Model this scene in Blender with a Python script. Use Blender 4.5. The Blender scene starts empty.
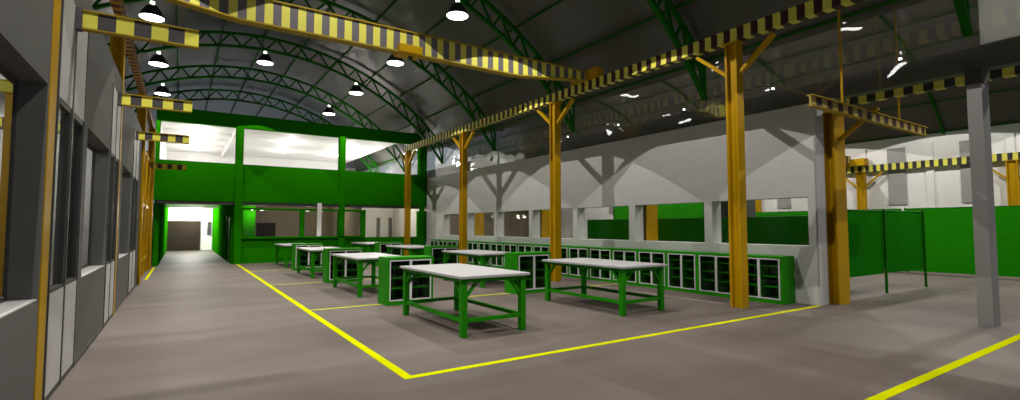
import bpy, bmesh, math, random
from mathutils import Vector, Matrix
random.seed(7)
S = bpy.context.scene
COL = S.collection
PI = math.pi

# ------------------------------------------------------------------ materials
def lin(c):
    c /= 255.0
    return c/12.92 if c <= 0.04045 else ((c+0.055)/1.055)**2.4
def rgb(r, g, b): return (lin(r), lin(g), lin(b), 1)

def new_mat(name):
    m = bpy.data.materials.new(name); m.use_nodes = True
    return m, m.node_tree.nodes, m.node_tree.links, m.node_tree.nodes['Principled BSDF']

def mat(name, col, rough=.6, metal=0, spec=.3, var=.08, scale=3.0, bump=0):
    m, N, L, b = new_mat(name)
    b.inputs['Roughness'].default_value = rough
    b.inputs['Metallic'].default_value = metal
    b.inputs['Specular IOR Level'].default_value = spec
    tc = N.new('ShaderNodeTexCoord'); nz = N.new('ShaderNodeTexNoise')
    nz.inputs['Scale'].default_value = scale; nz.inputs['Detail'].default_value = 4
    L.new(tc.outputs['Object'], nz.inputs['Vector'])
    mx = N.new('ShaderNodeMix'); mx.data_type = 'RGBA'
    mx.inputs['A'].default_value = tuple(c*(1-var) for c in col[:3])+(1,)
    mx.inputs['B'].default_value = tuple(min(1, c*(1+var)) for c in col[:3])+(1,)
    L.new(nz.outputs['Fac'], mx.inputs['Factor']); L.new(mx.outputs['Result'], b.inputs['Base Color'])
    if bump:
        bp = N.new('ShaderNodeBump'); bp.inputs['Strength'].default_value = bump
        L.new(nz.outputs['Fac'], bp.inputs['Height']); L.new(bp.outputs['Normal'], b.inputs['Normal'])
    return m

def hazard(name, axis, period, ca, cb, off=0.0, duty=.5):
    m, N, L, b = new_mat(name)
    b.inputs['Roughness'].default_value = .55
    b.inputs['Specular IOR Level'].default_value = .25
    tc = N.new('ShaderNodeTexCoord'); sp = N.new('ShaderNodeSeparateXYZ')
    L.new(tc.outputs['Object'], sp.inputs[0])
    def mth(op, a, v):
        n = N.new('ShaderNodeMath'); n.operation = op
        L.new(a, n.inputs[0]); n.inputs[1].default_value = v
        return n.outputs[0]
    x = mth('ADD', sp.outputs[axis], 1000*period+off)
    x = mth('DIVIDE', x, period); x = mth('FRACT', x, 0); x = mth('LESS_THAN', x, duty)
    mx = N.new('ShaderNodeMix'); mx.data_type = 'RGBA'
    mx.inputs['A'].default_value = cb; mx.inputs['B'].default_value = ca
    L.new(x, mx.inputs['Factor']); L.new(mx.outputs['Result'], b.inputs['Base Color'])
    return m

def emis(name, col, st):
    m, N, L, b = new_mat(name)
    b.inputs['Base Color'].default_value = (.8, .8, .8, 1)
    b.inputs['Emission Color'].default_value = col
    b.inputs['Emission Strength'].default_value = st
    return m

def glass(name, tint=(.9, .92, .9, 1), k=.4, add=0.0, rough=0.02, wave=0.0, wscale=1.0, gcol=(1, 1, 1, 1), haze_lift=0.0):
    m = bpy.data.materials.new(name); m.use_nodes = True
    N, L = m.node_tree.nodes, m.node_tree.links
    N.clear()
    out = N.new('ShaderNodeOutputMaterial'); mix = N.new('ShaderNodeMixShader')
    tr = N.new('ShaderNodeBsdfTransparent'); gl = N.new('ShaderNodeBsdfGlossy')
    tr.inputs[0].default_value = tint; gl.inputs['Roughness'].default_value = rough
    gl.inputs['Color'].default_value = gcol
    lw = N.new('ShaderNodeLayerWeight'); lw.inputs['Blend'].default_value = .5
    pw = N.new('ShaderNodeMath'); pw.operation = 'POWER'; pw.inputs[1].default_value = 5
    ad = N.new('ShaderNodeMath'); ad.operation = 'MULTIPLY_ADD'; ad.use_clamp = True
    ad.inputs[1].default_value = k; ad.inputs[2].default_value = add
    L.new(lw.outputs['Facing'], pw.inputs[0]); L.new(pw.outputs[0], ad.inputs[0]); L.new(ad.outputs[0], mix.inputs[0])
    src = tr.outputs[0]
    if haze_lift:  # grey diffuse haze mixed in so the dark glass looks brighter
        df = N.new('ShaderNodeBsdfDiffuse'); df.inputs[0].default_value = (.5, .49, .46, 1)
        m2 = N.new('ShaderNodeMixShader'); m2.inputs[0].default_value = haze_lift
        L.new(tr.outputs[0], m2.inputs[1]); L.new(df.outputs[0], m2.inputs[2]); src = m2.outputs[0]
    L.new(src, mix.inputs[1]); L.new(gl.outputs[0], mix.inputs[2]); L.new(mix.outputs[0], out.inputs[0])
    if wave:
        tc = N.new('ShaderNodeTexCoord'); nz = N.new('ShaderNodeTexNoise'); bp = N.new('ShaderNodeBump')
        nz.inputs['Scale'].default_value = wscale; nz.inputs['Detail'].default_value = 1
        bp.inputs['Strength'].default_value = wave; bp.inputs['Distance'].default_value = .1
        L.new(tc.outputs['Object'], nz.inputs['Vector']); L.new(nz.outputs['Fac'], bp.inputs['Height'])
        L.new(bp.outputs['Normal'], gl.inputs['Normal'])
    return m

def floor_mat():
    m, N, L, b = new_mat('concrete_floor')
    tc = N.new('ShaderNodeTexCoord')
    n1 = N.new('ShaderNodeTexNoise'); n1.inputs['Scale'].default_value = .35; n1.inputs['Detail'].default_value = 5
    mp = N.new('ShaderNodeMapping'); mp.inputs['Scale'].default_value = (.25, 1.3, 1)
    mp.inputs['Rotation'].default_value = (0, 0, .12)
    n2 = N.new('ShaderNodeTexNoise'); n2.inputs['Scale'].default_value = .8; n2.inputs['Detail'].default_value = 3
    L.new(tc.outputs['Object'], n1.inputs['Vector'])
    L.new(tc.outputs['Object'], mp.inputs[0]); L.new(mp.outputs[0], n2.inputs['Vector'])
    mu = N.new('ShaderNodeMath'); mu.operation = 'MULTIPLY_ADD'
    L.new(n2.outputs['Fac'], mu.inputs[0]); mu.inputs[1].default_value = .7
    L.new(n1.outputs['Fac'], mu.inputs[2])
    cr = N.new('ShaderNodeValToRGB'); L.new(mu.outputs[0], cr.inputs[0])
    cr.color_ramp.elements[0].position = .55; cr.color_ramp.elements[0].color = FLOOR_A
    cr.color_ramp.elements[1].position = 1.05; cr.color_ramp.elements[1].color = FLOOR_B
    L.new(cr.outputs[0], b.inputs['Base Color'])
    b.inputs['Roughness'].default_value = .6; b.inputs['Specular IOR Level'].default_value = .2
    return m

FLOOR_A = (.086, .070, .062, 1); FLOOR_B = (.150, .124, .109, 1)
M = {}
M['floor'] = floor_mat()
M['grey'] = mat('grey_plaster', (.125, .125, .118, 1), .75, 0, .15)
M['dkgrey'] = mat('dark_grey_frame', (.055, .054, .053, 1), .5)
M['black'] = mat('black_rubber', (.02, .02, .02, 1), .6)
M['panel'] = mat('pale_grey_panel', (.48, .47, .46, 1), .6)
M['white'] = mat('white_wall_paint', (.52, .515, .51, 1), .65)
M['white_in'] = mat('bright_white_paint', (.75, .74, .72, 1), .6)
M['column_w'] = mat('pale_column_paint', (.31, .30, .295, 1), .65, 0, .15)
M['beam_dk'] = mat('dark_grey_beam', (.05, .05, .05, 1), .5)
M['roof'] = mat('roof_sheet', (.092, .089, .078, 1), .28, 0, .28, .05, .4)
M['green'] = mat('green_paint', (.012, .165, .0004, 1), .6, 0, 0)
M['truss'] = mat('truss_green_paint', (.008, .125, .0008, 1), .55, 0, .08)
M['green_dk'] = mat('dark_green_paint', (.009, .12, .001, 1), .55, 0, .1)
M['green_cab'] = mat('cabinet_green_paint', (.015, .22, .001, 1), .5, 0, .1)
M['orange'] = mat('amber_steel_paint', (.46, .262, .002, 1), .5, 0, .12, .1, 2)
M['beige'] = mat('beige_plaster', (.30, .25, .185, 1), .8, 0, .1)
M['brown'] = mat('brown_door', (.030, .020, .014, 1), .7, 0, .1)
M['steel'] = mat('table_steel', (.43, .43, .44, 1), .4, .0, .4, .04, 8)
M['wframe'] = mat('white_frame_paint', (.62, .62, .62, 1), .5)
M['interior'] = mat('cabinet_interior', (.015, .02, .015, 1), .7)
_m, _N, _L, _b = new_mat('translucent_panel')
_t = _N.new('ShaderNodeBsdfTranslucent'); _t.inputs[0].default_value = (.85, .85, .83, 1)
_x = _N.new('ShaderNodeMixShader'); _x.inputs[0].default_value = .6
_b.inputs['Base Color'].default_value = (.7, .7, .68, 1)
_o = [n for n in _N if n.type == 'OUTPUT_MATERIAL'][0]
_L.new(_b.outputs[0], _x.inputs[1]); _L.new(_t.outputs[0], _x.inputs[2]); _L.new(_x.outputs[0], _o.inputs[0])
M['translucent'] = _m
M['shade'] = mat('lamp_shade', (.04, .04, .04, 1), .4)
M['yline'] = mat('yellow_floor_paint', (.52, .555, .001, 1), .7, 0, 0, .08, 6)
YEL = (.66, .62, .09, 1)
M['hz_run'] = hazard('hazard_runway', 1, .31, YEL, (.035, .012, .012, 1))
M['hz_left'] = hazard('hazard_left', 1, .31, (.42, .20, .01, 1), (.05, .015, .01, 1))
M['hz_next'] = hazard('hazard_next', 1, .33, YEL, (.03, .03, .03, 1))
M['hz_gird'] = hazard('hazard_girder', 0, .31, YEL, (.12, .11, .12, 1))
M['hz_jib'] = hazard('hazard_jib', 0, .33, (.72, .68, .08, 1), (.06, .055, .058, 1), .0)
M['hz_arm'] = hazard('hazard_arm', 0, .42, (.42, .32, .07, 1), (.045, .016, .013, 1))
M['flange'] = mat('flange_ochre', (.34, .23, .012, 1), .55, 0, .15)
M['lamp'] = emis('lamp_light', (1, .98, .95, 1), 6)
M['lamp_dim'] = emis('ceiling_lamp_light', (1, .97, .9, 1), 3)
M['pane'] = glass('window_glass', (.95, .96, .95, 1), .35, .01)
M['cabglass'] = glass('cabinet_glass', (.85, .88, .85, 1), .3, .01)
M['clerestory'] = glass('clerestory_glass', (.97, .97, .96, 1), .85, .09, .02, .30, .9, haze_lift=.07)
def film(name, tint, dif, fac):
    m = bpy.data.materials.new(name); m.use_nodes = True
    N, L = m.node_tree.nodes, m.node_tree.links; N.clear()
    out = N.new('ShaderNodeOutputMaterial'); mix = N.new('ShaderNodeMixShader'); mix.inputs[0].default_value = fac
    tr = N.new('ShaderNodeBsdfTransparent'); tr.inputs[0].default_value = tint
    df = N.new('ShaderNodeBsdfDiffuse'); df.inputs[0].default_value = dif
    L.new(tr.outputs[0], mix.inputs[1]); L.new(df.outputs[0], mix.inputs[2]); L.new(mix.outputs[0], out.inputs[0])
    return m
M['curtain'] = film('green_curtain_film', (.05, .40, .03, 1), (.015, .22, .008, 1), .6)
M['curtain_solid'] = mat('green_curtain_vinyl', (.012, .22, .0008, 1), .55, 0, .06)

# ------------------------------------------------------------------ geometry helpers
class MB:
    def __init__(s): s.b = bmesh.new()
    def box(s, x0, y0, z0, x1, y1, z1):
        x0, x1 = min(x0, x1), max(x0, x1); y0, y1 = min(y0, y1), max(y0, y1); z0, z1 = min(z0, z1), max(z0, z1)
        v = [s.b.verts.new((x, y, z)) for x in (x0, x1) for y in (y0, y1) for z in (z0, z1)]
        for f in ((0,1,3,2), (4,6,7,5), (0,4,5,1), (2,3,7,6), (0,2,6,4), (1,5,7,3)):
            s.b.faces.new([v[i] for i in f])
        return s
    def hexa(s, bottom, top):
        v = [s.b.verts.new(p) for p in list(bottom)+list(top)]
        n = len(bottom)
        s.b.faces.new(v[:n][::-1]); s.b.faces.new(v[n:])
        for i in range(n):
            j = (i+1) % n
            s.b.faces.new([v[i], v[j], v[n+j], v[n+i]])
        return s
    def bar(s, p, q, w, h, up=(0, 0, 1)):
        p, q = Vector(p), Vector(q); d = (q-p).normalized(); up = Vector(up)
        a = d.cross(up)
        if a.length < 1e-3: a = d.cross(Vector((1, 0, 0)))
        a.normalize(); c = a.cross(d).normalized()
        o = [(-w/2, -h/2), (w/2, -h/2), (w/2, h/2), (-w/2, h/2)]
        return s.hexa([p+a*i+c*j for i, j in o], [q+a*i+c*j for i, j in o])
    def tube(s, p, q, r, r2=None, n=10):
        r2 = r if r2 is None else r2
        p, q = Vector(p), Vector(q); d = (q-p).normalized()
        a = d.orthogonal().normalized(); c = d.cross(a)
        an = [2*PI*i/n for i in range(n)]
        return s.hexa([p+(a*math.cos(t)+c*math.sin(t))*r for t in an], [q+(a*math.cos(t)+c*math.sin(t))*r2 for t in an])
    def lathe(s, prof, cx, cy, n=24, cap=False):
        rings = [[s.b.verts.new((cx+r*math.cos(2*PI*i/n), cy+r*math.sin(2*PI*i/n), z)) for i in range(n)] for r, z in prof]
        for A, B in zip(rings, rings[1:]):
            for i in range(n):
                s.b.faces.new([A[i], A[(i+1) % n], B[(i+1) % n], B[i]])
        if cap: s.b.faces.new(rings[0]); s.b.faces.new(rings[-1])
        return s
    def strip(s, sections):            # sections: list of 4-point loops
        R = [[s.b.verts.new(p) for p in sec] for sec in sections]
        for A, B in zip(R, R[1:]):
            n = len(A)
            for i in range(n):
                s.b.faces.new([A[i], A[(i+1) % n], B[(i+1) % n], B[i]])
        s.b.faces.new(R[0]); s.b.faces.new(R[-1])
        return s
    def build(s, name, m, parent=None, bevel=0, smooth=False):
        off = Vector((0, 0, 0))
        if parent is not None:
            r = parent
            while r is not None: off = off + r.location; r = r.parent
        bmesh.ops.recalc_face_normals(s.b, faces=s.b.faces)
        me = bpy.data.meshes.new(name)
        for v in s.b.verts: v.co = v.co-off
        if smooth:
            for f in s.b.faces: f.smooth = True
        s.b.to_mesh(me); s.b.free()
        me.materials.append(m)
        o = bpy.data.objects.new(name, me); COL.objects.link(o)
        if parent is not None: o.parent = parent
        if bevel:
            bv = o.modifiers.new('bevel', 'BEVEL'); bv.width = bevel; bv.segments = 2
        return o

def box(name, m, x0, y0, z0, x1, y1, z1, parent=None, bevel=0):
    return MB().box(x0, y0, z0, x1, y1, z1).build(name, m, parent, bevel)
def struct(o, label=None, cat=None):
    o['kind'] = 'structure'
    if label: o['label'] = label
    if cat: o['category'] = cat
    return o
def tag(o, label, cat, group=None, kind=None):
    o['label'] = label; o['category'] = cat
    o['kind'] = kind or 'thing'
    if group: o['group'] = group
    return o
def thing(name, loc, label, cat, group=None):
    o = bpy.data.objects.new(name, None); COL.objects.link(o)
    o.empty_display_size = .1
    o.location = loc
    return tag(o, label, cat, group)
def copy_tree(o, parent=None):
    c = o.copy(); COL.objects.link(c)
    if parent is not None: c.parent = parent
    for ch in list(o.children): copy_tree(ch, c)
    return c
def clone(o, loc, label, group=None):
    c = copy_tree(o); c.location = loc; c['label'] = label
    if group: c['group'] = group
    return c
ORD = ['first', 'second', 'third', 'fourth', 'fifth', 'sixth', 'seventh', 'eighth', 'ninth', 'tenth', 'eleventh', 'twelfth', 'thirteenth', 'fourteenth', 'fifteenth', 'sixteenth', 'seventeenth', 'eighteenth', 'nineteenth', 'twentieth', 'twenty-first', 'twenty-second', 'twenty-third', 'twenty-fourth', 'twenty-fifth', 'twenty-sixth']
_tn = [0]
def trim(o, label=None):
    _tn[0] += 1; o.name = 'trim_%d' % _tn[0]; o.data.name = o.name
    return struct(o, label or 'trim')

XL, XR = -1.05, 11.6
BAY = 5.345
Y0, Y1 = -9.0, 40.5
RC = 2.9

# ------------------------------------------------------------------ floor
struct(box('floor', M['floor'], -6.2, Y0, -.25, 30.4, 47.5, 0), 'brown grey concrete floor of the hall', 'floor')
def line(label, x0, y0, x1, y1):
    return tag(box('floor_line', M['yline'], x0, y0, 0.0, x1, y1, .004), label, 'floor marking', 'yellow floor lines')
line('long yellow floor line along the aisle beside the workbenches', 2.14, 5.38, 2.25, 26.2)
line('yellow floor line in front of the workbenches, up to the wall end', 2.25, 5.38, 11.6, 5.48)
line('yellow floor line in the bottom right corner of the photo', 4.6, 2.165, 13.5, 2.275)
for k, y in enumerate((10.85, 16.18, 21.5)):
    line('thin yellow floor line crossing behind the %s row of workbenches' % ORD[k], 2.25, y-.035, 11.0, y+.035)
line('short yellow floor line at the foot of the amber posts by the left wall', -.94, 20.0, -.86, 26.1)

# ------------------------------------------------------------------ roof shells
def shell(name, cx, label):
    R, cz, t = 11.36, -1.06, .09
    a = math.acos((6.02-cz)/R)
    n = 64; secs = []
    for i in range(n+1):
        th = -a+2*a*i/n
        s_, c_ = math.sin(th), math.cos(th)
        secs.append([(cx+R*s_, Y0, cz+R*c_), (cx+R*s_, 47, cz+R*c_), (cx+(R+t)*s_, 47, cz+(R+t)*c_), (cx+(R+t)*s_, Y0, cz+(R+t)*c_)])
    o = MB().strip(secs).build(name, M['roof'])
    for p in o.data.polygons: p.use_smooth = False
    return struct(o, label, 'roof')
shell('ceiling', RC, 'dark grey barrel vault roof over the hall')
shell('ceiling_east', 20.7, 'dark grey barrel vault roof over the next hall')

def purlins(cx):
    R, cz = 11.29, -1.06
    a = math.acos((6.02-cz)/R)
    for i in range(13):
        th = -a*.985+2*a*.985*i/12
        x, z = cx+R*math.sin(th), cz+R*math.cos(th)
        b = MB(); b.bar((x, Y0+.1, z), (x, 46.9, z), .04, .05)
        trim(b.build('trim', M['truss']), 'thin green roof purlin')
purlins(RC); purlins(20.7)

# ------------------------------------------------------------------ trusses
TY = [2.8+BAY*k for k in (-1, 0, 1, 2, 3, 4, 5, 6)]
def make_truss(cx, y, label):
    t = thing('roof_truss', (cx, y, 4.9), label, 'roof truss', 'green lattice roof trusses')
    def P(R, cz, th, dy=0): return (cx+R*math.sin(th), y+dy, cz+R*math.cos(th))
    Ri, ci, Ro, co = 10.68, -1.13, 11.14, -1.03
    ai = math.asin(8.68/Ri); ao = math.asin(8.68/Ro)
    def chord(R, cz, a, w, h):
        n = 44; secs = []
        for i in range(n+1):
            th = -a+2*a*i/n
            secs.append([P(R+h/2, cz, th, -w/2), P(R+h/2, cz, th, w/2), P(R-h/2, cz, th, w/2), P(R-h/2, cz, th, -w/2)])
        return MB().strip(secs)
    chord(Ri, ci, ai, .12, .10).build('lower_chord', M['truss'], t)
    chord(Ro, co, ao, .12, .10).build('upper_chord', M['truss'], t)
    n = 22
    for i in range(n):
        a0 = -ai+2*ai*i/n; a1 = -ai+2*ai*(i+1)/n; am = -ao+2*ao*(i+.5)/n
        b = MB(); b.bar(P(Ri, ci, a0), P(Ro, co, am), .07, .06, (0, 1, 0)); b.build('brace', M['truss'], t)
        b = MB(); b.bar(P(Ro, co, am), P(Ri, ci, a1), .07, .06, (0, 1, 0)); b.build('brace', M['truss'], t)
    for s_ in (-1, 1):
        b = MB(); b.bar(P(Ri, ci, s_*ai), P(Ro, co, s_*ao), .07, .06, (0, 1, 0)); b.build('end_post', M['truss'], t)
    return t
tr0 = None
tl = ['green arched lattice truss behind the viewpoint', 'green arched lattice truss ending over the pale free-standing column', 'green arched lattice truss in front of the hazard striped crane girder',
      'green arched lattice truss just behind the hazard striped crane girder', 'green arched lattice truss third from the green mezzanine front', 'green arched lattice truss closest in front of the green mezzanine',
      'green arched lattice truss just behind the mezzanine front', 'farthest green arched lattice truss, darkest one above the mezzanine']
for y, l in zip(TY, tl):
    if tr0 is None: tr0 = make_truss(RC, y, l)
    else: clone(tr0, (RC, y, 4.9), l)
def rib(cx, y, label):
    t = thing('roof_rib', (cx, y, 6.0), label, 'roof rib', 'green roof ribs of the next hall')
    R, cz = 11.29, -1.06; a = math.acos((6.02-cz)/R); secs = []
    for i in range(45):
        th = -a+2*a*i/44; sx, cz_ = math.sin(th), math.cos(th)
        secs.append([(cx+(R+h)*sx, y+w_, cz+(R+h)*cz_) for w_, h in ((-.04, .05), (.04, .05), (.04, -.05), (-.04, -.05))])
    MB().strip(secs).build('arch', M['truss'], t)
    return t
rb = None
for k, y in enumerate(TY[:7]):
    lab = 'thin green arched roof rib of the next hall, %s from the camera' % ORD[k]
    if rb is None: rb = rib(20.7, y, lab)
    else: clone(rb, (20.7, y, 6.0), lab)

# ------------------------------------------------------------------ lamps
LIGHTS = []
def spot(x, y, z, power, ang=104, parent=None, blend=.01, soft=.012):
    d = bpy.data.lights.new('lamp_beam', 'SPOT'); d.energy = power; d.spot_size = math.radians(ang); d.spot_blend = blend
    d.shadow_soft_size = soft; d.color = (1, .955, .885)
    o = bpy.data.objects.new('lamp_beam', d); COL.objects.link(o); o.location = (x, y, z)
    if parent is not None: o.parent = parent; o.location = Vector((x, y, z))-parent.location
    return o
def point(x, y, z, power, col=(1, .97, .93), soft=.15, parent=None):
    d = bpy.data.lights.new('bulb', 'POINT'); d.energy = power; d.shadow_soft_size = soft; d.color = col
    o = bpy.data.objects.new('bulb', d); COL.objects.link(o); o.location = (x, y, z)
    if parent is not None: o.parent = parent; o.location = Vector((x, y, z))-parent.location
    return o
SPOT_W, SPOT_A = 800, 101
def make_lamp(x, y, z, zc, label, group='pendant lamps under the roof trusses'):
    t = thing('pendant_lamp', (x, y, z), label, 'lamp', group)
    MB().lathe([(.335, z), (.345, z+.02), (.29, z+.15), (.19, z+.31), (.11, z+.40), (.0, z+.42)], x, y).lathe([(.325, z+.005), (.28, z+.14), (.18, z+.30), (.0, z+.39)], x, y).build('lamp_shade', M['shade'], t, smooth=True)
    MB().lathe([(.0, z+.015), (.325, z+.015), (.325, z-.005), (0, z-.005)], x, y).build('diffuser', M['lamp'], t)
    MB().tube((x, y, z+.39), (x, y, z+.51), .06).build('lamp_neck', M['lamp'], t)
    MB().tube((x, y, z+.51), (x, y, zc), .022).build('hanger', M['truss'], t)
    spot(x, y, z-.03, SPOT_W, SPOT_A, t)
    return t
rows = {0: 'nearest the camera', 1: 'in front of the crane girder', 2: 'just behind the crane girder', 3: 'third truss from the mezzanine', 4: 'closest in front of the mezzanine', 5: 'just behind the mezzanine front'}
def lamp_at(x, y, zlow, zc, label, g='pendant lamps under the roof trusses', first=[None]):
    if first[0] is None:
        first[0] = make_lamp(x, y, zlow, zc, label, g); first.append(zc-zlow)
        return first[0]
    return clone(first[0], (x, y, zlow), label, g)
for k in range(6):
    y = TY[k+1]
    for x, side in ((-.95, 'left'), (6.93, 'right')):
        sl = lamp_at(x, y, 8.20, 8.72, 'dark bell pendant lamp, %s lamp of the truss %s' % (side, rows[k]))
        if k == 4:
            for c in sl.children:
                if c.type == 'LIGHT': c.data = c.data.copy(); c.data.spot_size = math.radians(95)
    if k < 5:
        ml = lamp_at(RC, y, 8.96, 9.48, 'dark bell pendant lamp, middle lamp of the truss %s' % rows[k])
        for c in ml.children:
            if c.type == 'LIGHT':
                c.data = c.data.copy(); c.data.spot_size = math.radians(80 if k == 4 else 94)
for k in range(0, 7):
    y = TY[k]
    for x, side in ((16.85, 'near'), (24.75, 'far')):
        lab = 'bell pendant lamp in the next hall, %s side, %s truss' % (side, ORD[k])
        if k == 0 and side == 'near':
            SPOT_W, SPOT_A = 800, 130
            nl = make_lamp(x, y, 8.20, 8.72, lab, 'pendant lamps of the next hall')
        else: clone(nl, (x, y, 8.20), lab)

# ------------------------------------------------------------------ walls with openings (plane x = const)
def wall_x(name, m, x0, x1, y0, y1, z0, z1, ops, label, cat='wall'):
    b = MB(); y = y0
    for (ya, yb, za, zb) in sorted(ops):
        if ya > y: b.box(x0, y, z0, x1, ya, z1)
        if za > z0: b.box(x0, ya, z0, x1, yb, za)
        if zb < z1: b.box(x0, ya, zb, x1, yb, z1)
        y = yb
    if y < y1: b.box(x0, y, z0, x1, y1, z1)
    return struct(b.build(name, m), label, cat)
def wall_y(name, m, y0, y1, x0, x1, z0, z1, ops, label, cat='wall'):
    b = MB(); x = x0
    for (xa, xb, za, zb) in sorted(ops):
        if xa > x: b.box(x, y0, z0, xa, y1, z1)
        if za > z0: b.box(xa, y0, z0, xb, y1, za)
        if zb < z1: b.box(xa, y0, zb, xb, y1, z1)
        x = xb
    if x < x1: b.box(x, y0, z0, x1, y1, z1)
    return struct(b.build(name, m), label, cat)

# left wall -------------------------------------------------------
wins = [(3.1, 6.05, 1.05, 3.0), (8.4, 10.75, 1.05, 3.0), (13.05, 15.2, 1.05, 3.0)]
doors = [(6.47, 8.06), (10.86, 12.26), (15.55, 17.4)]
cols = [(6.11, 6.43), (12.29, 12.61), (18.47, 18.78)]
ops = wins+[(a, b, 0, 4.17) for a, b in doors]+[(a, b, 0, 4.57) for a, b in cols]
wall_x('wall_left', M['grey'], -1.27, XL, Y0, 19.7, 0, 4.57, ops, 'grey partition wall with windows and pale doors on the left')
wn = 0
for k, (a, b, za, zb) in enumerate(wins):
    wn += 1
    f = MB()
    for (ya, yb, z0_, z1_) in ((a, a+.05, za, zb), (b-.02, b, za, zb), (a, b, za, za+.05), (a, b, zb-.05, zb)):
        f.box(-1.27, ya, z0_, -1.245, yb, z1_)
    fo = struct(f.build('window_%d' % wn, M['dkgrey']), 'dark framed window in the grey left wall', 'window')
    box('sill', M['panel'], -1.245, a, za, XL+.0, b, za+.012, fo)
    box('pane', M['pane'], -1.262, a+.05, za+.05, -1.256, b-.02, zb-.05, fo)
dn = 0
for k, (a, b) in enumerate(doors):
    mid = (a+b)/2
    for j, (ya, yb) in enumerate(((a+.03, mid-.03), (mid+.03, b-.03))):
        dn += 1
        d = MB()
        d.box(-1.10, ya, .06, -1.045, yb, 1.05); d.box(-1.10, ya, 3.0, -1.045, yb, 4.15)
        do = struct(d.build('door_%d' % dn, M['panel'], bevel=0), 'pale grey panelled door leaf with a tall narrow window', 'door')
        e = MB(); w = .05
        e.box(-1.095, ya, 1.05, -1.05, ya+w, 3.0); e.box(-1.095, yb-w, 1.05, -1.05, yb, 3.0)
        e.box(-1.095, ya+w, 1.05, -1.05, yb-w, 1.09); e.box(-1.095, ya+w, 2.94, -1.05, yb-w, 3.0)
        e.build('frame', M['dkgrey'], do)
        box('pane', M['pane'], -1.092, ya+w, 1.09, -1.087, yb-w, 2.94, do)
        box('kickplate', M['dkgrey'], -1.10, ya, 0.0, -1.043, yb, .06, do)
    for yy in (a, mid-.03, b-.03):
        trim(box('trim', M['dkgrey'], -1.10, yy, 0, -1.038, yy+(.06 if yy == mid-.03 else .03), 4.17), 'dark door edge strip')
trim(box('trim', M['dkgrey'], XL, 8.1, 0, XL+.012, 10.84, .05), 'dark skirting strip')

# left rooms behind the wall
struct(box('wall_west', M['white'], -6.1, Y0, 0, -5.9, 47.2, 6.2), 'pale outer wall of the left rooms', 'wall')
struct(box('ceiling_left_rooms', M['grey'], -5.9, Y0, 4.45, -1.32, 19.6, 4.56), 'flat ceiling of the left rooms', 'ceiling')
struct(box('wall_rooms_end', M['white'], -5.9, 19.6, 0, -1.32, 19.75, 4.45), 'end wall of the left rooms', 'wall')

# ------------------------------------------------------------------ amber columns
def h_column(x0, y0, x1, y1, z1, label, group, braces=(), zb=5.0, mname='orange', fx=False):
    t = thing('steel_column', ((x0+x1)/2, (y0+y1)/2, 0), label, 'column', group)
    m = M[mname]; tf = .045; ym = (y0+y1)/2; xm = (x0+x1)/2
    b = MB()
    if fx:
        b.box(x0, y0, 0, x0+tf, y1, z1); b.box(x1-tf, y0, 0, x1, y1, z1); b.box(x0+tf, ym-.04, 0, x1-tf, ym+.04, z1)
    else:
        b.box(x0, y0, 0, x1, y0+tf, z1); b.box(x0, y1-tf, 0, x1, y1, z1); b.box(xm-.05, y0+tf, 0, xm+.05, y1-tf, z1)
    b.build('shaft', m, t)
    box('cap_plate', m, x0-.02, y0-.05, z1-.03, x1+.02, y1+.05, z1, t)
    for s_ in braces:
        yb = y0 if s_ < 0 else y1
        c = MB(); c.bar((xm, yb, zb), (xm, yb+s_*.76, z1-.07), .12, .07, (0, 1, 0)); c.build('knee_brace', m, t)
    return t
zr = 5.68
tagc = 'amber columns under the right runway beam'
cl = ['amber steel column nearest the camera on the right runway, before the last wall cabinet', 'second amber steel column of the right runway, behind the second nearest workbench', 'third amber steel column of the right runway, among the far workbenches',
      'fourth amber steel column of the right runway, against the mezzanine']
base = h_column(9.78, 6.1, 10.02, 6.37, zr, cl[0], tagc, (-1, 1), 4.98)
for k in (1, 2, 3):
    clone(base, (9.90, 6.235+6.2*k, 0), cl[k])
# runway beams
def i_beam_y(name, label, cat, x, w, z0, z1, y0, y1, mweb, mfl, group, fl=.025):
    t = thing(name, (x, y0, z0), label, cat, group)
    box('web', mweb, x-w*.42, y0, z0+fl, x+w*.42, y1, z1-fl, t)
    box('top_flange', mfl, x-w/2, y0, z1-fl, x+w/2, y1, z1, t)
    box('bottom_flange', mfl, x-w/2, y0, z0, x+w/2, y1, z0+fl, t)
    return t
def i_beam_x(name, label, cat, y, w, z0, z1, x0, x1, mweb, mfl, group, fl=.02, web=.42):
    t = thing(name, (x0, y, z0), label, cat, group)
    box('web', mweb, x0, y-w*web, z0+fl, x1, y+w*web, z1-fl, t)
    box('top_flange', mfl, x0, y-w/2, z1-fl, x1, y+w/2, z1, t)
    box('bottom_flange', mfl, x0, y-w/2, z0, x1, y+w/2, z0+fl, t)
    return t
i_beam_y('runway_beam', 'yellow and black striped crane runway beam on the right amber columns', 'beam', 9.86, .20, 5.68, 5.95, Y0+.5, 25.3, M['hz_run'], M['hz_run'], 'striped crane runway beams')
i_beam_y('runway_beam', 'yellow and black striped crane runway beam above the left wall', 'beam', -1.10, .13, 5.68, 5.95, Y0+.5, 25.3, M['hz_left'], M['hz_left'], 'striped crane runway beams')
ll = ['amber column set in the left wall nearest the camera', 'amber column set in the left wall beyond the second jib arm', 'amber column at the end of the grey left wall', 'amber column between left wall and mezzanine']
lb = h_column(-1.27, 6.13, -1.043, 6.40, zr, ll[0], 'amber columns along the left wall', (1,), 4.98, fx=True)
for k in (1, 2, 3):
    clone(lb, (-1.1565+(.07 if k > 1 else .0), 6.265+6.18*k, 0), ll[k])
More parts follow.
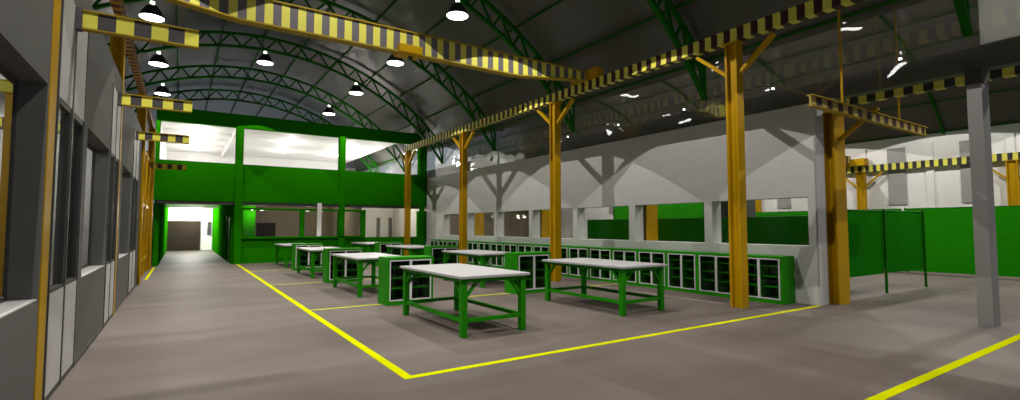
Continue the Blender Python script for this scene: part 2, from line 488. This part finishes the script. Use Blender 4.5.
# amber steel gate between the wall and the mezzanine
g = thing('steel_gate', (-1.1, 22.5, 0), 'amber steel gate panel between left wall and green mezzanine', 'gate')
box('panel', M['orange'], -1.2, 19.72, .03, -1.14, 24.6, 4.4, g)
for yy in (19.75, 21.8, 23.84):
    box('upright', M['orange'], -1.14, yy, 0, -1.05, yy+.12, 4.4, g)
for zz in (.5, 2.4, 4.2):
    box('rail', M['orange'], -1.14, 19.87, zz, -1.08, 24.55, zz+.1, g)

# ------------------------------------------------------------------ bridge crane
cr = thing('bridge_crane', (4.35, 10.7, 5.65), 'hazard striped overhead bridge crane girder with amber trolley', 'crane')
yb0, yb1 = 10.7, 10.88
def prism_xz(prof, y0, y1): return MB().hexa([(x, y0, z) for x, z in prof], [(x, y1, z) for x, z in prof])
xa, xb = -.97, 9.66
prism_xz([(xa, 5.92), (.8, 5.70), (7.3, 5.70), (xb, 5.96), (xb, 6.17), (xa, 6.17)], yb0, yb1).build('girder', M['hz_gird'], cr)
f_ = MB()
pl = [(xa, 5.92), (.8, 5.70), (7.3, 5.70), (xb, 5.96)]
for (p, q) in zip(pl, pl[1:]):
    f_.hexa([(p[0], yb0-.025, p[1]-.03), (q[0], yb0-.025, q[1]-.03), (q[0], yb1+.025, q[1]-.03), (p[0], yb1+.025, p[1]-.03)],
            [(p[0], yb0-.025, p[1]), (q[0], yb0-.025, q[1]), (q[0], yb1+.025, q[1]), (p[0], yb1+.025, p[1])])
f_.build('bottom_flange', M['flange'], cr)
box('top_flange', M['flange'], xa, yb0-.04, 6.17, xb, yb1+.04, 6.195, cr)
for xx in (-1.11, 9.80):
    box('end_truck', M['orange'], xx-.13, 10.25, 5.95, xx+.13, 11.4, 6.24, cr, .02)
tb = box('trolley', M['orange'], 3.97, 10.5, 5.62, 4.52, 10.95, 5.82, cr, .02)
MB().tube((4.3, 10.72, 5.62), (4.3, 10.72, 5.54), .05).build('hook_block', M['dkgrey'], cr)

# ------------------------------------------------------------------ jib arms on the left wall
jl = ['striped jib arm on the left wall nearest the camera, over the first pair of doors', 'second nearest striped jib arm on the left wall', 'third striped jib arm on the left wall', 'farthest striped jib arm, in front of the green mezzanine band']
for k, (y, z0) in enumerate(((7.2, 3.9), (11.6, 3.95), (16.0, 3.95), (23.9, 3.98))):
    t = i_beam_x('jib_arm', jl[k], 'jib arm', y, .10, z0, z0+.22, -1.02, .115, M['hz_jib'], M['flange'], 'striped jib arms on the left wall', .016, .2)
    box('wall_plate', M['dkgrey'], -1.056, y-.06, z0-.01, -.985, y+.06, z0+.23, t)

# ------------------------------------------------------------------ right wall
PY = [2.67+2.672*k for k in range(0, 10)]
ops = []; ya = 5.62
for k in range(2, 10):
    yb = PY[k] if k < 10 else 26
    if yb > 26: break
    ops.append((ya, yb, 1.28, 2.37)); ya = yb+.24
wall_x('wall_right', M['white'], XR, 11.98, 5.42, 40.5, 0, 4.45, ops, 'long white partition wall with a strip of windows')
for (a, b, za, zb) in ops:
    wn += 1
    w = struct(box('window_%d' % wn, M['pane'], 11.93, a, za, 11.94, b, zb), 'window pane in the white right wall', 'window')
gl = struct(box('window_%d' % (wn+1), M['clerestory'], 11.605, 5.45, 4.455, 11.625, 40.4, 6.03), 'wavy clerestory glazing above the white wall', 'window'); wn += 1
gl = struct(box('window_%d' % (wn+1), M['clerestory'], 11.605, Y0, 4.455, 11.625, 5.44, 6.03), 'wavy clerestory glazing above the open bay', 'window'); wn += 1
trim(box('trim', M['beam_dk'], 11.70, Y0, 4.475, 11.94, 40.4, 4.90), 'deep dark grey beam along the top of the right side')
struct(box('bright_patch_panel', M['translucent'], 11.63, Y0, 4.91, 11.68, 2.66, 6.0), 'pale translucent panel added above the dark beam to imitate a bright patch', 'wall')  # added panel, stands in for the light patch in the glazing
# pale free-standing columns carrying the dark beam
pcw = thing('pale_column', (11.72, 2.78, 0), 'pale grey square column standing alone on the right', 'column')
box('shaft', M['column_w'], 11.535, 2.65, 0, 11.93, 2.85, 4.20, pcw)
box('capital', M['dkgrey'], 11.52, 2.635, 4.20, 11.945, 2.865, 4.475, pcw)

# ------------------------------------------------------------------ mezzanine
YM = 26.2
xs0 = -.97
wall_y('wall_back', M['green'], YM, YM+.3, -1.02, XR-.02, 2.86, 6.95, [(-.88, 2.02, 4.62, 6.34), (2.32, 6.72, 4.62, 6.34), (7.02, 11.12, 4.62, 6.34)], 'green mezzanine front with an open upper floor')
# lower front
wall_y('wall_back_lower', M['green'], YM+.06, YM+.26, 2.02, XR-.02, 0, 2.6, [(2.40, 4.90, 1.24, 2.50), (5.10, 6.72, 1.24, 2.50), (7.04, 7.92, 1.24, 2.50), (8.14, 11.08, 1.16, 2.6)], 'green lower wall with a window strip under the mezzanine')
for (a, b, za, zb) in [(2.40, 4.90, 1.24, 2.50), (5.10, 6.72, 1.24, 2.50), (7.04, 7.92, 1.24, 2.50), (8.14, 11.08, 1.16, 2.6)]:
    wn += 1
    struct(box('window_%d' % wn, M['pane'], a, YM+.15, za, b, YM+.16, zb), 'window pane under the mezzanine', 'window')
for x in (2.04, 6.72, 11.12):
    trim(box('trim', M['green'], x, YM-.06, 0, x+.30, YM+.0, 6.4 if x < 10 else 6.1), 'green mezzanine post')
trim(box('trim', M['beam_dk'], -.9, YM+.02, 2.72, 11.5, YM+.3, 2.86), 'dark slot under the mezzanine floor')
trim(box('trim', M['green'], 2.35, YM-.06, 1.16, 8.0, YM+.06, 1.24), 'green sill ledge')
# stair post
tag(box('ledge_post', M['white_in'], 5.68, YM-.05, 1.24, 5.88, YM+.05, 2.9), 'slim white post standing on the green window ledge', 'post')
# upper floor
struct(box('floor_mezzanine', M['white_in'], -.95, YM+.3, 3.32, XR-.02, 40.3, 3.42), 'floor slab of the mezzanine', 'floor')
struct(box('ceiling_mezzanine', M['white_in'], -.95, YM+.32, 6.37, 9.95, 37, 6.45), 'white ceiling of the upper floor', 'ceiling')
struct(box('wall_mezzanine_back', M['white_in'], -.95, 37, 2.9, 9.95, 37.15, 6.37), 'white back wall of the upper floor', 'wall')
struct(box('wall_mezzanine_left', M['white_in'], -1.0, YM+.32, 2.9, -.86, 37, 6.37), 'white side wall of the upper floor', 'wall')
struct(box('wall_mezzanine_end', M['white'], 9.95, 40.1, 2.9, XR-.03, 40.3, 6.4), 'pale end wall of the hall', 'wall')
trim(box('trim', M['white_in'], 2.02, YM+.32, 6.13, 2.14, 37, 6.36), 'white ceiling beam upstairs')
for yy in (28.5, 31, 33.5):
    trim(box('trim', M['white_in'], -.86, yy, 6.22, 2.02, yy+.3, 6.36), 'white ceiling rib upstairs')
for k, (x, y) in enumerate([(4.95, 29.3), (5.1, 33.1), (8.2, 29.3), (8.2, 33.1), (.6, 27.8), (.6, 30.0), (.6, 32.5), (.6, 35)]):
    t = thing('ceiling_lamp', (x, y, 6.2), 'round flush lamp on the upstairs ceiling, %s of the far rooms' % ORD[k], 'lamp', 'round ceiling lamps upstairs')
    MB().lathe([(0, 6.365), (.2, 6.365), (.2, 6.30), (.17, 6.29), (0, 6.29)], x, y).build('diffuser', M['lamp_dim'], t)
    point(x, y, 5.95, 55, parent=t)
t = thing('fill_lamp', (11.45, 32.5, 4.9), 'added fill lamp brightening the far right end of the upper floor', 'lamp')  # invented fixture, added to brighten the dark trusses and roof here
MB().tube((11.5, 32.5, 4.9), (11.42, 32.5, 4.9), .16, n=20).build('diffuser', M['lamp_dim'], t)
point(10.9, 32.5, 4.9, 300, parent=t)
# corridor under the mezzanine
wall_x('wall_corridor_left', M['green'], -1.0, -.80, YM+.3, 43.2, 0, 3.3, [(27.2, 29.6, 1.1, 2.3)], 'green corridor wall on the left')
wall_x('wall_corridor_right', M['green'], 1.95, 2.14, YM+.3, 43.2, 0, 3.3, [(27.6, 28.8, 0, 2.2), (29.6, 31.6, 1.1, 2.3)], 'green corridor wall on the right')
for (x, a, b, za, zb) in ((-.9, 27.2, 29.6, 1.1, 2.3), (2.02, 29.6, 31.6, 1.1, 2.3)):
    wn += 1
    struct(box('window_%d' % wn, M['cabglass'], x-.01, a, za, x+.01, b, zb), 'dark window in the corridor wall', 'window')
dn += 1
struct(box('door_%d' % dn, M['green_dk'], 1.99, 27.6, 0, 2.05, 28.8, 2.2), 'dark green corridor door', 'door')
struct(box('wall_corridor_end', M['white_in'], -5.9, 43.2, 0, 11.5, 43.4, 3.42), 'bright white end wall of the corridor', 'wall')
struct(box('ceiling_corridor', M['white_in'], -.8, 33.5, 3.24, 1.95, 43.2, 3.31), 'white ceiling of the back room', 'ceiling')
dn += 1
dd = MB(); dd.box(-.8, 43.05, 0, 1.2, 43.2, 2.14)
dd = struct(dd.build('door_%d' % dn, M['brown']), 'wide dark brown door at the corridor end', 'door')
box('rail', M['interior'], -.8, 43.02, 1.02, 1.2, 43.05, 1.10, dd)
wn += 1
wz = struct(box('window_%d' % wn, M['dkgrey'], 1.62, 43.1, 1.12, 1.86, 43.2, 2.08), 'small dark window at the corridor end', 'window')
for k, (x, y) in enumerate(((.6, 37.2), (.6, 39.6), (.6, 41.8))):
    t = thing('ceiling_lamp', (x, y, 3.2), 'flush lamp on the corridor ceiling, %s of three' % ORD[k], 'lamp', 'corridor ceiling lamps')
    MB().lathe([(0, 3.238), (.2, 3.238), (.2, 3.20), (0, 3.20)], x, y).build('diffuser', M['lamp_dim'], t)
    point(x, y, 2.7, 250, parent=t)
# lower rooms under the mezzanine
struct(box('wall_room_green', M['green'], 2.15, 30.2, 0, 3.35, 30.35, 3.3), 'green partition in the room under the mezzanine', 'wall')
wall_y('wall_room_back', M['beige'], 33, 33.2, 2.13, 7.9, 0, 3.3, [], 'beige back wall of the room under the mezzanine')
struct(box('wall_room_right', M['white'], 8.0, 31.5, 0, XR-.02, 31.7, 3.3), 'pale wall behind the wide opening', 'wall')
struct(box('wall_room_side', M['beige'], 7.9, YM+.3, 0, 8.0, 33.2, 3.3), 'beige partition of the lower room', 'wall')
for x in (10.47, 11.26):
    trim(box('trim', M['grey'], x, 31.44, 0, x+.22, 31.5, 2.3), 'grey strip on the pale wall')
dn += 1
struct(box('door_%d' % dn, M['brown'], 3.72, 32.9, 0, 4.75, 33.0, 1.95), 'brown door in the room under the mezzanine', 'door')
for k, (x, y, p) in enumerate(((3.12, 29.7, 32), (3.62, 29.7, 32), (5.92, 29.7, 32), (6.68, 29.7, 32), (9.6, 28.2, 200))):
    z = 2.64 if k < 4 else 3.14
    t = thing('hanging_lamp', (x, y, z), 'round lamp hanging in the rooms under the mezzanine, %s from the corridor' % ORD[k], 'lamp', 'lamps under the mezzanine')
    MB().lathe([(0, z+.05), (.13, z+.05), (.16, z), (.12, z-.04), (0, z-.05)], x, y).build('diffuser', M['lamp'], t)
    MB().tube((x, y, z+.05), (x, y, 3.24), .015).build('hanger', M['shade'], t)
    point(x, y, z-.2, p, (1, .9, .74), parent=t)
struct(box('ceiling_lower_rooms', M['white'], 2.15, YM+.3, 3.24, XR-.02, 33.2, 3.31), 'ceiling of the lower rooms', 'ceiling')
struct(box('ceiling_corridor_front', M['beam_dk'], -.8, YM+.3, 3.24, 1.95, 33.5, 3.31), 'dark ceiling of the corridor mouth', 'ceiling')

# ------------------------------------------------------------------ workbenches
def make_bench(x0, y0, label):
    x1, y1 = x0+1.20, y0+2.44; zt = .945
    t = thing('workbench', (x0, y0, 0), label, 'workbench', 'green workbenches with pale steel tops')
    box('tabletop', M['steel'], x0-.05, y0-.05, zt-.045, x1+.05, y1+.05, zt, t, .008)
    m = M['green_cab']; L = .10
    for xx in (x0, x1-L):
        for yy in (y0, y1-L):
            box('leg', m, xx, yy, 0, xx+L, yy+L, zt-.045, t, .006)
    box('apron', m, x0+L, y0+.02, zt-.105, x1-L, y0+.07, zt-.045, t); box('apron', m, x0+L, y1-.07, zt-.105, x1-L, y1-.02, zt-.045, t)
    box('apron', m, x0+.02, y0+L, zt-.105, x0+.07, y1-L, zt-.045, t); box('apron', m, x1-.07, y0+L, zt-.105, x1-.02, y1-L, zt-.045, t)
    for (p, q) in (((x0+L, y0+.05, .25), (x1-L, y0+.05, .25)), ((x0+L, y1-.05, .25), (x1-L, y1-.05, .25)), ((x0+.05, y0+L, .25), (x0+.05, y1-L, .25)), ((x1-.05, y0+L, .25), (x1-.05, y1-L, .25))):
        b = MB(); b.bar(p, q, .06, .06); b.build('stretcher', m, t)
    for xx, sx in ((x0+L, 1), (x1-L, -1)):
        for yy in (y0+.05, y1-.05):
            b = MB(); b.bar((xx, yy, .62), (xx+sx*.22, yy, zt-.07), .04, .045, (0, 1, 0)); b.build('gusset', m, t)
    for yy, sy in ((y0+L, 1), (y1-L, -1)):
        for xx in (x0+.05, x1-.05):
            b = MB(); b.bar((xx, yy, .62), (xx, yy+sy*.22, zt-.07), .04, .045, (1, 0, 0)); b.build('gusset', m, t)
    return t
BY = [6.86, 12.2, 17.45, 22.5]
rn = ['front', 'second', 'third', 'farthest']
b0 = make_bench(3.63, BY[0], 'green workbench with pale top nearest the camera, front of the left row')
for k, y in enumerate(BY):
    if k: clone(b0, (3.63, y, 0), 'green workbench, %s of the left row beside the aisle line' % rn[k])
    clone(b0, (7.08, y, 0), 'green workbench, %s of the right row beside the wall cabinets' % rn[k])

# ------------------------------------------------------------------ cabinets
def make_cabinet(w, d, h, label, group, name='storage_cabinet', facing='-y'):
    """front at local y=0 facing -y, runs along x from 0 to w"""
    t = thing(name, (0, 0, 0), label, 'cabinet', group)
    m = M['green_cab']; k = .05
    b = MB()
    b.box(0, 0, 0, k, d, h); b.box(w-k, 0, 0, w, d, h); b.box(k, 0, 0, w-k, d, .08); b.box(k, 0, h-k, w-k, d, h); b.box(k, d-.02, .08, w-k, d, h-k)
    b.build('body', m, t)
    box('lining', M['interior'], k, d-.035, .08, w-k, d-.02, h-k, t)
    for z in (.33, .55, .77):
        box('shelf', M['green_cab'], k, .06, z*h, w-k, d-.035, z*h+.02, t)
    box('divider', M['green_cab'], w/2-.015, .06, .08, w/2+.015, d-.035, h-k, t)
    for q in (.25, .75):
        box('upright', M['green_cab'], w*q-.02, .30, .08, w*q+.02, .34, h-k, t)
    mid = w/2
    for (a, c, hs) in ((k+.01, mid-.002, 1), (mid+.002, w-k-.01, -1)):
        f = MB(); s_ = .024; z0_, z1_ = .09, h-k-.01
        f.box(a, -.012, z0_, a+s_, .012, z1_); f.box(c-s_, -.012, z0_, c, .012, z1_)
        f.box(a+s_, -.012, z0_, c-s_, .012, z0_+.022); f.box(a+s_, -.012, z1_-.022, c-s_, .012, z1_)
        dr = f.build('door', M['wframe'], t)
        box('glass', M['cabglass'], a+s_, -.003, z0_+.022, c-s_, .003, z1_-.022, dr)
    return t
c0 = None
for k, y in enumerate((10.52, 15.75, 21.1)):
    for x, side in ((3.74, 'left'), (7.12, 'right')):
        lab = 'free-standing green glass-door cabinet behind the %s bench of the %s row' % (rn[k], side)
        if c0 is None:
            c0 = make_cabinet(1.09, .56, 1.03, lab, 'cabinets between the workbenches'); c0.location = (x, y, .004)
        else: clone(c0, (x, y, .004), lab)
ub = [5.93, 8.14]
w0 = None; y = 5.93; k = 0
wall_units = [(5.93, 7.49), (7.49, 8.14)]
UN = 1.05
edges = [5.93, 7.02, 8.11, 9.08]
while edges[-1] < 24.5: edges.append(edges[-1]+1.03)
for k, (a, b) in enumerate(zip(edges, edges[1:])):
    lab = 'green glass-door cabinet under the wall windows, %s from the near end' % ORD[k]
    if w0 is None:
        w0 = make_cabinet(1.0, .5, 1.05, lab, 'cabinets along the white wall', 'wall_cabinet')
        r = w0
    else: r = clone(w0, (0, 0, 0), lab)
    r.location = (11.06, b, 0); r.rotation_euler = (0, 0, -PI/2); r.scale = (b-a, 1, 1)

# ------------------------------------------------------------------ next hall
struct(box('wall_east', M['white_in'], 29.5, Y0, 0, 29.8, 47, 6.1), 'far white wall of the next hall', 'wall')
struct(box('wall_east_end', M['beige'], 12.0, 40.2, 0, 29.5, 40.4, 6.2), 'beige end wall of the next hall', 'wall')
for k in range(12):
    y = -2.45+2.755*k
    trim(box('trim', M['white_in'], 29.42, y, 0, 29.5, y+.28, 5.7), 'white pilaster on the far wall')
for k in range(12):
    y = -1.5+2.79*k
    wn += 1
    struct(box('window_%d' % wn, M['column_w'], 29.44, y, 2.8, 29.5, y+.75, 5.6), 'tall grey blind window on the far wall', 'window')
i_beam_y('runway_beam', 'striped runway beam along the far white wall of the next hall', 'beam', 29.28, .12, 4.52, 4.84, Y0+.5, 39, M['hz_next'], M['hz_next'], 'striped crane runway beams')
i_beam_y('runway_beam', 'striped runway beam just behind the dark grey beam on the right', 'beam', 12.45, .2, 4.42, 4.66, Y0+.5, 5.1, M['hz_next'], M['hz_next'], 'striped crane runway beams')
fc = None
for k in range(7):
    y = .26+5.62*k
    lab = 'amber column by the far wall of the next hall, %s from the right' % ORD[k]
    if fc is None: fc = h_column(29.1, y-.18, 29.38, y+.18, 4.52, lab, 'amber columns by the far wall', (-1, 1), 3.75)
    else: clone(fc, (29.24, y, 0), lab)
nc = h_column(12.06, 5.24, 12.56, 5.50, 4.3, 'wide amber column at the end of the white wall carrying the striped arm', 'amber columns behind the white wall', (-1,), 3.65)
for k, y in enumerate((10.75, 16.15, 21.6, 27)):
    clone(nc, (12.31, y, 0), 'amber column seen through the wall windows, %s from the right' % ORD[k])
arm = i_beam_x('monorail_beam', 'striped I-beam monorail hung in front of the wide amber column at the wall end', 'beam', 4.5, .11, 3.89, 4.11, 9.48, 15.0, M['hz_arm'], M['flange'], None, .018, .1)
for x, zt in ((10.74, 7.15), (13.47, 7.4)):
    b = MB(); b.tube((x, 4.5, 4.11), (x, 4.5, zt), .022); b.build('hanger_rod', M['orange'], arm)
nb = i_beam_x('next_crane', 'striped crane girder in the next hall resting on its far runway', 'crane', 11.95, .3, 4.95, 5.35, 24.0, 28.9, M['hz_arm'], M['flange'], None)
box('end_truck', M['orange'], 28.9, 11.2, 4.84, 29.4, 12.2, 5.2, nb)
# curtains
def curtain(label, p, q, z0, z1, m, posts, group):
    t = thing('welding_curtain', (p[0], p[1], 0), label, 'curtain', group)
    P, Q = Vector((p[0], p[1], 0)), Vector((q[0], q[1], 0)); n = max(6, int((Q-P).length/.12)); d = (Q-P); nn = Vector((-d.y, d.x, 0)).normalized()
    b = MB(); secs = []
    for i in range(n+1):
        c = P+d*(i/n)+nn*(.010*math.sin(i*.45))
        secs.append([c-nn*.003+Vector((0, 0, z0)), c+nn*.003+Vector((0, 0, z0)), c+nn*.003+Vector((0, 0, z1)), c-nn*.003+Vector((0, 0, z1))])
    b.strip(secs).build('sheet', m, t)
    b = MB(); b.tube((p[0], p[1], z1+.01), (q[0], q[1], z1+.01), .015); b.build('top_rail', M['green_dk'], t)
    for f in posts:
        c = P+d*f-nn*.04
        MB().tube((c.x, c.y, 0), (c.x, c.y, z1+.05), .032).build('post', M['green_dk'], t)
    return t
cg = 'green welding curtains of the next hall'
curtain('dark green see-through curtain beside the wide amber column', (12.9, 5.56), (15.27, 5.56), .5, 2.1, M['curtain'], (0.02, 1,), cg)
curtain('dark green see-through curtain between the two slim posts', (15.3, 5.56), (17.75, 5.5), .5, 2.12, M['curtain'], (1,), cg)
curtain('long bright green curtain behind the pale free-standing column', (22.9, -2), (22.9, 7.6), .06, 2.38, M['curtain_solid'], (0, .5, 1), cg)
curtain('bright green curtain behind the see-through curtains', (22.9, 7.7), (22.9, 17), .06, 2.38, M['curtain_solid'], (.5, 1), cg)
curtain('green curtain seen through the near wall windows', (15.2, 6.4), (15.2, 16.8), .25, 2.0, M['curtain'], (.33, .66, 1), cg)
curtain('tall green curtain seen through the middle wall windows', (15.8, 15.8), (22.7, 16.2), .15, 3.1, M['curtain_solid'], (0, 1), cg)
tc = thing('tall_cabinet', (17.5, 11.1, 0), 'tall dark grey steel cabinet behind the green curtain, seen through the near wall window', 'cabinet')
box('plinth', M['black'], 17.05, 10.65, 0, 18.0, 11.6, .1, tc)
box('body', M['beam_dk'], 17.0, 10.6, .1, 18.0, 11.6, 3.0, tc, .01)
for ya in (10.63, 11.11):
    d = box('door', M['beam_dk'], 16.975, ya, .14, 17.0, ya+.46, 2.96, tc)
    box('handle', M['grey'], 16.95, ya+(.40 if ya < 11 else .03), 1.4, 16.975, ya+(.43 if ya < 11 else .06), 1.6, d)
# things in the left rooms seen through the windows
c1 = h_column(-2.55, 11.655, -2.25, 11.905, 4.4, 'amber column inside the left room behind the near window', 'amber columns inside the left rooms')
c2 = clone(c1, (-3.2, 15.78, 0), 'amber column inside the left room far behind the near window')
for k, y in enumerate((11.6, 15.6)):
    i_beam_x('jib_arm', 'striped jib arm inside the left rooms, %s one seen through the near window' % ('nearer', 'farther')[k], 'jib arm', y, .10, 3.95, 4.17, -3.6, -1.9-.25*k, M['hz_jib'], M['flange'], 'jib arms inside the left rooms', .016, .2)
cb = clone(b0, (-4.9, 15.6, 0), 'green workbench inside the left room behind the door windows', 'workbenches inside the left rooms')
for k, y in enumerate((8, 13, 17.5)):
    x = -3.4
    t = thing('ceiling_lamp', (x, y, 4.35), 'flush lamp on the left room ceiling, %s from the camera' % ORD[k], 'lamp', 'lamps in the left rooms')
    MB().lathe([(0, 4.448), (.25, 4.448), (.25, 4.40), (0, 4.40)], x, y).build('diffuser', M['lamp_dim'], t)
    point(x, y, 3.9, 130, parent=t)

# ------------------------------------------------------------------ world + camera
w = bpy.data.worlds.new('World'); S.world = w; w.use_nodes = True
bg = w.node_tree.nodes['Background']; bg.inputs[0].default_value = (.8, .9, 1, 1); bg.inputs[1].default_value = .35

cx, cy, f = 510.0, 200.0, 499.64
def unit(v): v = Vector(v); return v.normalized()
Yc = unit((181-cx, 227-cy, f)); Xc = unit((1271-cx, 227-cy, f)); Zc = Xc.cross(Yc)
if Zc.y > 0: Zc = -Zc
Rw = Matrix((Xc, Yc, Zc))          # world = Rw @ cam(x right, y down, z forward)
r = Rw @ Vector((1, 0, 0)); u = Rw @ Vector((0, -1, 0)); bk = Rw @ Vector((0, 0, -1))
cam = bpy.data.cameras.new('camera'); co = bpy.data.objects.new('camera', cam); COL.objects.link(co)
co.matrix_world = Matrix(((r.x, u.x, bk.x, 0), (r.y, u.y, bk.y, 0), (r.z, u.z, bk.z, 1.7), (0, 0, 0, 1)))
cam.sensor_width = 36; cam.sensor_fit = 'HORIZONTAL'; cam.lens = 36*f/1020; cam.clip_start = .05; cam.clip_end = 200
S.camera = co
S.view_settings.view_transform = 'Standard'; S.view_settings.look = 'None'; S.view_settings.gamma = 1; S.view_settings.use_curve_mapping = False
S.view_settings.exposure = 0
try:
    S.cycles.use_denoising = True; S.cycles.denoiser = 'OPENIMAGEDENOISE'
    S.cycles.max_bounces = 8; S.cycles.transparent_max_bounces = 16
except Exception: pass
